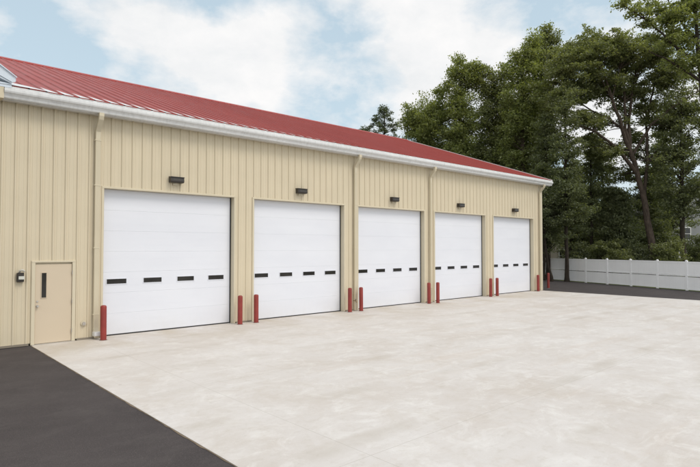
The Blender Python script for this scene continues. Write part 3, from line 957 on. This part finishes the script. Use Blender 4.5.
# -- the big spreading tree with a pale leaning trunk
d = 43.5; ux = lambda u: px(u, d) - px(655, d)
Z = lambda v: hz(v, d)
limbs = [
    [(ux(634), 0, Z(160), .20), (ux(622), -.3, Z(128), .15), (ux(610), -.6, Z(100), .10), (ux(600), -.8, Z(70), .05)],
    [(ux(637), 0, Z(172), .17), (ux(615), -.5, Z(148), .12), (ux(590), -1.2, Z(134), .08), (ux(568), -1.6, Z(128), .04)],
    [(ux(631), 0, Z(150), .17), (ux(633), .4, Z(115), .12), (ux(640), .6, Z(80), .07), (ux(645), .6, Z(50), .03)],
    [(ux(646), .2, Z(205), .15), (ux(652), .5, Z(160), .13), (ux(655), .9, Z(120), .10), (ux(664), 1.0, Z(80), .05)],
    [(ux(633), 0, Z(155), .12), (ux(650), -.6, Z(125), .09), (ux(672), -1.2, Z(105), .05), (ux(690), -1.4, Z(95), .03)],
    [(ux(622), -.3, Z(128), .10), (ux(605), .5, Z(112), .07), (ux(580), 1.0, Z(95), .04)],
    [(ux(610), -.6, Z(100), .07), (ux(618), -.8, Z(70), .05), (ux(622), -.8, Z(42), .025)],
]
W = lambda px_: px_ / 533.1 * d
blobs = [
    (ux(568), 1.0, Z(88), W(28), 2.0, W(24), 42), (ux(610), 1.6, Z(72), W(34), 2.0, W(24), 42), (ux(650), 1.8, Z(105), W(30), 2.0, W(18), 30),
    (ux(600), 1.4, Z(138), W(22), 1.6, W(9), 14), (ux(640), 1.8, Z(150), W(20), 1.4, W(12), 12), (ux(680), 1.0, Z(150), W(18), 1.6, W(16), 24),
    (ux(572), .2, Z(54), W(20), 2.0, W(13), 34), (ux(588), .2, Z(40), W(20), 2.0, W(10), 24), (ux(642), 2.6, Z(168), W(16), 1.4, W(14), 16), (ux(620), 2.2, Z(146), W(18), 1.4, W(9), 13),
    (ux(662), .4, Z(46), W(22), 2.2, W(12), 34), (ux(655), 2.2, Z(132), W(16), 1.4, W(14), 14),
    (ux(597), -.3, Z(50), W(26), 2.4, W(16), 60), (ux(572), -.4, Z(70), W(24), 2.4, W(18), 60), (ux(560), -.6, Z(100), W(20), 2.2, W(12), 32),
    (ux(622), -.4, Z(50), W(26), 2.6, W(18), 65), (ux(648), .2, Z(56), W(24), 2.6, W(18), 60), (ux(600), .4, Z(85), W(34), 2.2, W(15), 48),
    (ux(640), 1.0, Z(86), W(32), 1.8, W(14), 40), (ux(675), .2, Z(78), W(24), 2.6, W(20), 60), (ux(583), -.8, Z(122), W(20), 2.2, W(9), 22),
    (ux(612), .8, Z(118), W(22), 1.6, W(8), 14), (ux(670), .8, Z(120), W(22), 1.8, W(14), 24), (ux(606), 0, Z(152), W(18), 2.0, W(8), 18),
    (ux(692), .1, Z(110), W(16), 2.2, W(20), 30)]
tree('spreading_tree', 'large spreading tree with pale leaning forked trunk behind the fence', 'tree', px(655, d), d,
     [(0, 0, 0, .33), (ux(651), 0, Z(240), .28), (ux(645), 0, Z(200), .23), (ux(637), 0, Z(165), .19), (ux(632), 0, Z(150), .16), (ux(627), 0, Z(128), .13), (ux(628), .2, Z(80), .05)],
     blobs, M['leaf_mid'], M['bark'], .125, 115, (.4, .8), .42, limbs=limbs, branch_frac=.6, shell=.5)

# -- light sparse tall tree at the upper right
d = 36; ux2 = lambda u: px(u, d) - px(712, d)
Z2 = lambda v: hz(v, d)
limbs = [
    [(ux2(700), 0, Z2(60), .11), (ux2(672), -.3, Z2(42), .07), (ux2(646), -.4, Z2(20), .05), (ux2(618), -.4, Z2(2), .02)],
    [(ux2(704), 0, Z2(80), .10), (ux2(675), -.2, Z2(62), .06), (ux2(650), -.2, Z2(50), .03)],
    [(ux2(703), 0, Z2(40), .09), (ux2(685), .3, Z2(15), .06), (ux2(668), .3, Z2(-15), .03)],
]
W2 = lambda q: q / 533.1 * d
blobs = [(ux2(u), dy, Z2(v), W2(ru), 1.1, W2(rv), c) for u, v, ru, rv, c, dy in
         [(622, 3, 10, 4, 6, -.4), (638, 12, 10, 5, 8, -.4), (648, 22, 9, 5, 8, -.4), (660, 4, 10, 8, 9, 0), (672, 16, 13, 11, 18, 0), (690, 8, 16, 12, 24, .2), (668, 38, 12, 9, 13, -.2),
          (688, 36, 16, 13, 26, 0), (700, 60, 16, 14, 22, 0), (680, 60, 12, 7, 9, 0), (694, -14, 22, 14, 26, 0), (650, -10, 20, 10, 14, 0), (715, 20, 20, 40, 60, 0), (722, 80, 18, 20, 30, 0)]]
tree('tall_tree', 'tall sparse light green tree reaching in at the upper right corner', 'tree', px(712, d), d,
     [(0, 0, 0, .30), (ux2(708), 0, Z2(150), .2), (ux2(702), 0, Z2(50), .13), (ux2(697), 0, Z2(-40), .05)],
     blobs, M['leaf_light'], M['bark_dark'], .12, 75, (.3, .6), .5, limbs=limbs, branch_frac=.8)

# -- shrubs peeping over the fence, light patch between trunks
for (u, dd, vt, hw, mt, lb) in [
        (575, 44.5, 243, 15, 'leaf_dark', 'dark shrub spilling over the fence, right of the straight bare trunk'),
        (606, 44.5, 238, 20, 'leaf_mid', 'mid green shrub behind the fence between the thin trunks'),
        (632, 44, 245, 14, 'leaf_dark', 'dark low shrub behind the fence left of the leaning trunk'),
        (668, 42, 240, 14, 'leaf_mid', 'mid green shrub behind the fence between leaning trunk and dark straight trunk'),
        (598, 58, 192, 17, 'leaf_light', 'light green bush glowing in the gap between the dark evergreens'),
        (698, 46, 236, 14, 'leaf_mid', 'mid green shrub behind the fence at the right edge')]:
    T = hz(vt, dd); w = hw / 533.1 * dd
    tree('shrub', lb, 'shrub', px(u, dd), dd, [(0, 0, 0, .07), (0, 0, T * .7, .03)],
         [(0, 0, T * .55, w, w, T * .45, int(45 + 18 * w * T / 3))], M[mt], M['bark_dark'], .10, 120, (.3, .6), .6, group='shrubs behind the white fence')

# -- far woodland, one mass
cs = []; rs = []
for k in range(620):
    u = random.uniform(395, 760); dd = random.uniform(66, 84)
    top = hz(205 + 12 * math.sin(u * .09) + 10 * math.sin(u * .031 + 1), dd) if u > 530 else hz(150, dd)
    x, y = plan(px(u, dd), dd)
    cs.append((x, y, random.uniform(0.3, max(2, top)))); rs.append(random.uniform(1.0, 1.9))
wd = leaf_mesh('far_woodland', cs, rs, 80, .26, M['leaf_mid'], None, .7)
tag(wd, 'far dark woodland seen between the nearer trees as one mass', 'woodland', kind='stuff')

# ------------------------------------------------------------------ houses behind the trees
def house(label, u, d, w, dp, h, wallm, roofm, rot, win):
    x, y = plan(px(u, d), d)
    r = empty('house', (x, y, -0.02), rot); tag(r, label, 'house')
    a = MB(); a.box(-w / 2, w / 2, 0, dp, 0, h)
    a.prism([(-w / 2, h), (w / 2, h), (0, h + w * .30)], 'y', 0.02, dp - 0.02)
    for k in range(int(h / .2)):
        a.prism([(-0.012, k * .2), (-0.004, k * .2 + .19), (0.01, k * .2 + .19), (0.01, k * .2)], 'x', -w / 2 - .01, w / 2 + .01)
    a.build('wall', wallm, r)
    a = MB()
    e = .35
    for s_ in (-1, 1):
        a.prism([(s_ * (w / 2 + e), h - e * .6), (0, h + w * .30 + .02), (0, h + w * .30 + .16), (s_ * (w / 2 + e), h - e * .6 + .14)][::s_], 'y', -.35, dp + .35)
    a.build('roof', roofm, r)
    a = MB()
    for s_ in (-1, 1):
        a.prism([(s_ * (w / 2 + e), h - e * .6 - .08), (0, h + w * .30 - .06), (0, h + w * .30 + .13), (s_ * (w / 2 + e), h - e * .6 + .11)][::s_], 'y', -.39, -.352)
    a.box(-w / 2 - .2, w / 2 + .2, -.10, -.02, h - .12, h + .06)
    a.build('trim', M['house_trim'], r)
    for (wx, wz) in win:
        f = MB(); f.box(wx - .55, wx + .55, -.06, 0.0, wz - .75, wz + .75)
        fo = f.build('window', M['house_trim'], r)
        g = MB(); g.box(wx - .45, wx + .45, -.075, -.05, wz - .65, wz - .03); g.box(wx - .45, wx + .45, -.075, -.05, wz + .03, wz + .65)
        g.build('pane', M['glass'], fo)
house('grey sided house with white trim glimpsed through the trees at the right', 704, 60, 9.0, 9, 6.9, M['house_siding'], M['shingle'], -YAW + .25, [(-3, 1.6), (0, 1.6), (3, 1.6), (-2.4, 4.2), (2.4, 4.2)])
house('tan house glimpsed behind the thin trunks left of the leaning trunk', 582, 62, 8.0, 8, 3.6, M['tan_siding'], M['shingle'], -YAW - .3, [(-2, 1.7), (2, 1.7)])

# ------------------------------------------------------------------ light
SUN_EL, SUN_AZ = 52.0, 160.0      # azimuth measured clockwise from +Y
sd = Vector((math.sin(R(SUN_AZ)) * math.cos(R(SUN_EL)), math.cos(R(SUN_AZ)) * math.cos(R(SUN_EL)), math.sin(R(SUN_EL))))
sl_ = bpy.data.lights.new('sun', 'SUN'); sl_.energy = 1.6; sl_.angle = R(24); sl_.color = (1.0, 0.93, 0.83)
so = bpy.data.objects.new('sun', sl_); C.objects.link(so)
so.rotation_euler = sd.to_track_quat('Z', 'Y').to_euler(); so.location = (0, -10, 30)

wld = bpy.data.worlds.new('World'); scene.world = wld; wld.use_nodes = True
nt = wld.node_tree; nt.nodes.clear()
S = 0.12
SKY_BANKS = [(24.5, 21.5, 11, 0.16), (40.1, 22.9, 12, 0.14), (52.0, 22.6, 9, 0.13), (11.0, 21.3, 6, 0.16), (53.5, 15.8, 11, 0.16), (64.0, 17.4, 10, 0.08), (11.1, 17.8, 8, -0.17), (16.1, 15.4, 9, -0.16), (30.3, 24.0, 4, -0.12), (41.8, 18.1, 9, -0.2), (64.1, 23.2, 7, -0.05), (35.9, 15.0, 8, -0.04), (58.7, 23.0, 5, -0.14)]
sky = N(nt, 'ShaderNodeTexSky', sky_type='NISHITA'); sky.sun_disc = False
sky.sun_elevation = R(SUN_EL); sky.sun_rotation = R(SUN_AZ)
sky.air_density = 1.0; sky.dust_density = 1.5; sky.ozone_density = 1.0
tc = N(nt, 'ShaderNodeTexCoord')
sp = N(nt, 'ShaderNodeSeparateXYZ'); nt.links.new(tc.outputs['Generated'], sp.inputs[0])
den = mathn(nt, 'ADD', mathn(nt, 'MAXIMUM', sp.outputs['Z'], 0.0), 0.16)
cb = N(nt, 'ShaderNodeCombineXYZ')
nt.links.new(mathn(nt, 'DIVIDE', sp.outputs['X'], den), cb.inputs[0]); nt.links.new(mathn(nt, 'DIVIDE', sp.outputs['Y'], den), cb.inputs[1])
mp = N(nt, 'ShaderNodeMapping'); mp.inputs['Location'].default_value = (2.3, 0.7, 0.4); mp.inputs['Scale'].default_value = (1, 1, 1.7); nt.links.new(tc.outputs['Generated'], mp.inputs['Vector'])
c1 = noise(nt, mp.outputs['Vector'], 4.2, 12, 0.57, 0.1)
c2 = noise(nt, mp.outputs['Vector'], 8.5, 8, 0.60, 0.15)
# broad cloud banks and clearer patches, placed by compass bearing and elevation: (bearing, elevation, radius, weight)
def bank(az, el, rad, wt):
    dv = Vector((math.sin(R(az)) * math.cos(R(el)), math.cos(R(az)) * math.cos(R(el)), math.sin(R(el))))
    dp = N(nt, 'ShaderNodeVectorMath', operation='DOT_PRODUCT')
    nt.links.new(tc.outputs['Generated'], dp.inputs[0]); dp.inputs[1].default_value = dv
    mr = N(nt, 'ShaderNodeMapRange', interpolation_type='SMOOTHSTEP')
    nt.links.new(dp.outputs['Value'], mr.inputs['Value'])
    mr.inputs['From Min'].default_value = math.cos(R(rad)); mr.inputs['From Max'].default_value = 1.0
    mr.inputs['To Max'].default_value = wt
    return mr.outputs[0]
tot = mathn(nt, 'ADD', mathn(nt, 'MULTIPLY', c1, 1.55), mathn(nt, 'MULTIPLY', c2, 0.22)); tot = mathn(nt, 'SUBTRACT', tot, 0.355)
for az_, el_, ra_, wt_ in SKY_BANKS:
    tot = mathn(nt, 'ADD', tot, bank(az_, el_, ra_, wt_ * 0.68))
cov = ramp(nt, tot, [(0.40, 0.0), (0.51, 0.5), (0.66, 1.0)])
shade = ramp(nt, c2, [(0.3, (0.80, 0.82, 0.835)), (0.7, (0.95, 0.94, 0.935))])
hr = N(nt, 'ShaderNodeMapRange'); nt.links.new(sp.outputs['Z'], hr.inputs['Value'])
hr.inputs['From Min'].default_value = 0.02; hr.inputs['From Max'].default_value = 0.5
hr.inputs['To Min'].default_value = 0.95; hr.inputs['To Max'].default_value = 0.72
k = 1.0 / S
veil = mix(nt, sky.outputs['Color'], (0.60 * k, 0.745 * k, 0.83 * k), hr.outputs[0])
cl = mix(nt, shade, (k, k, k), 1.0, 'MULTIPLY')
col = mix(nt, veil, cl, cov)
# added sky glow, off to the west of the sun, brightening fence and trees
glow = bank(215, 38, 110, 0.50)
gm = mathn(nt, 'ADD', glow, 1.0)
cg_ = N(nt, 'ShaderNodeCombineXYZ')
for q in range(3): nt.links.new(mathn(nt, 'MULTIPLY', mathn(nt, 'POWER', gm, 1.0), 1.0) if q == 1 else mathn(nt, 'ADD', mathn(nt, 'MULTIPLY', glow, 0.16 * (1 - q)), gm), cg_.inputs[q])
col = mix(nt, col, cg_.outputs[0], 1.0, 'MULTIPLY')
bg = N(nt, 'ShaderNodeBackground'); bg.inputs['Strength'].default_value = S
nt.links.new(col, bg.inputs['Color'])
ow_ = N(nt, 'ShaderNodeOutputWorld'); nt.links.new(bg.outputs[0], ow_.inputs['Surface'])

# ------------------------------------------------------------------ view
vs = scene.view_settings
scene.display_settings.display_device = 'sRGB'
vs.view_transform = 'Standard'; vs.look = 'None'; vs.gamma = 1; vs.exposure = 0.06; vs.use_curve_mapping = False
scene.render.engine = 'CYCLES'
scene.cycles.max_bounces = 10; scene.cycles.diffuse_bounces = 8; scene.cycles.transmission_bounces = 8
scene.cycles.use_denoising = True
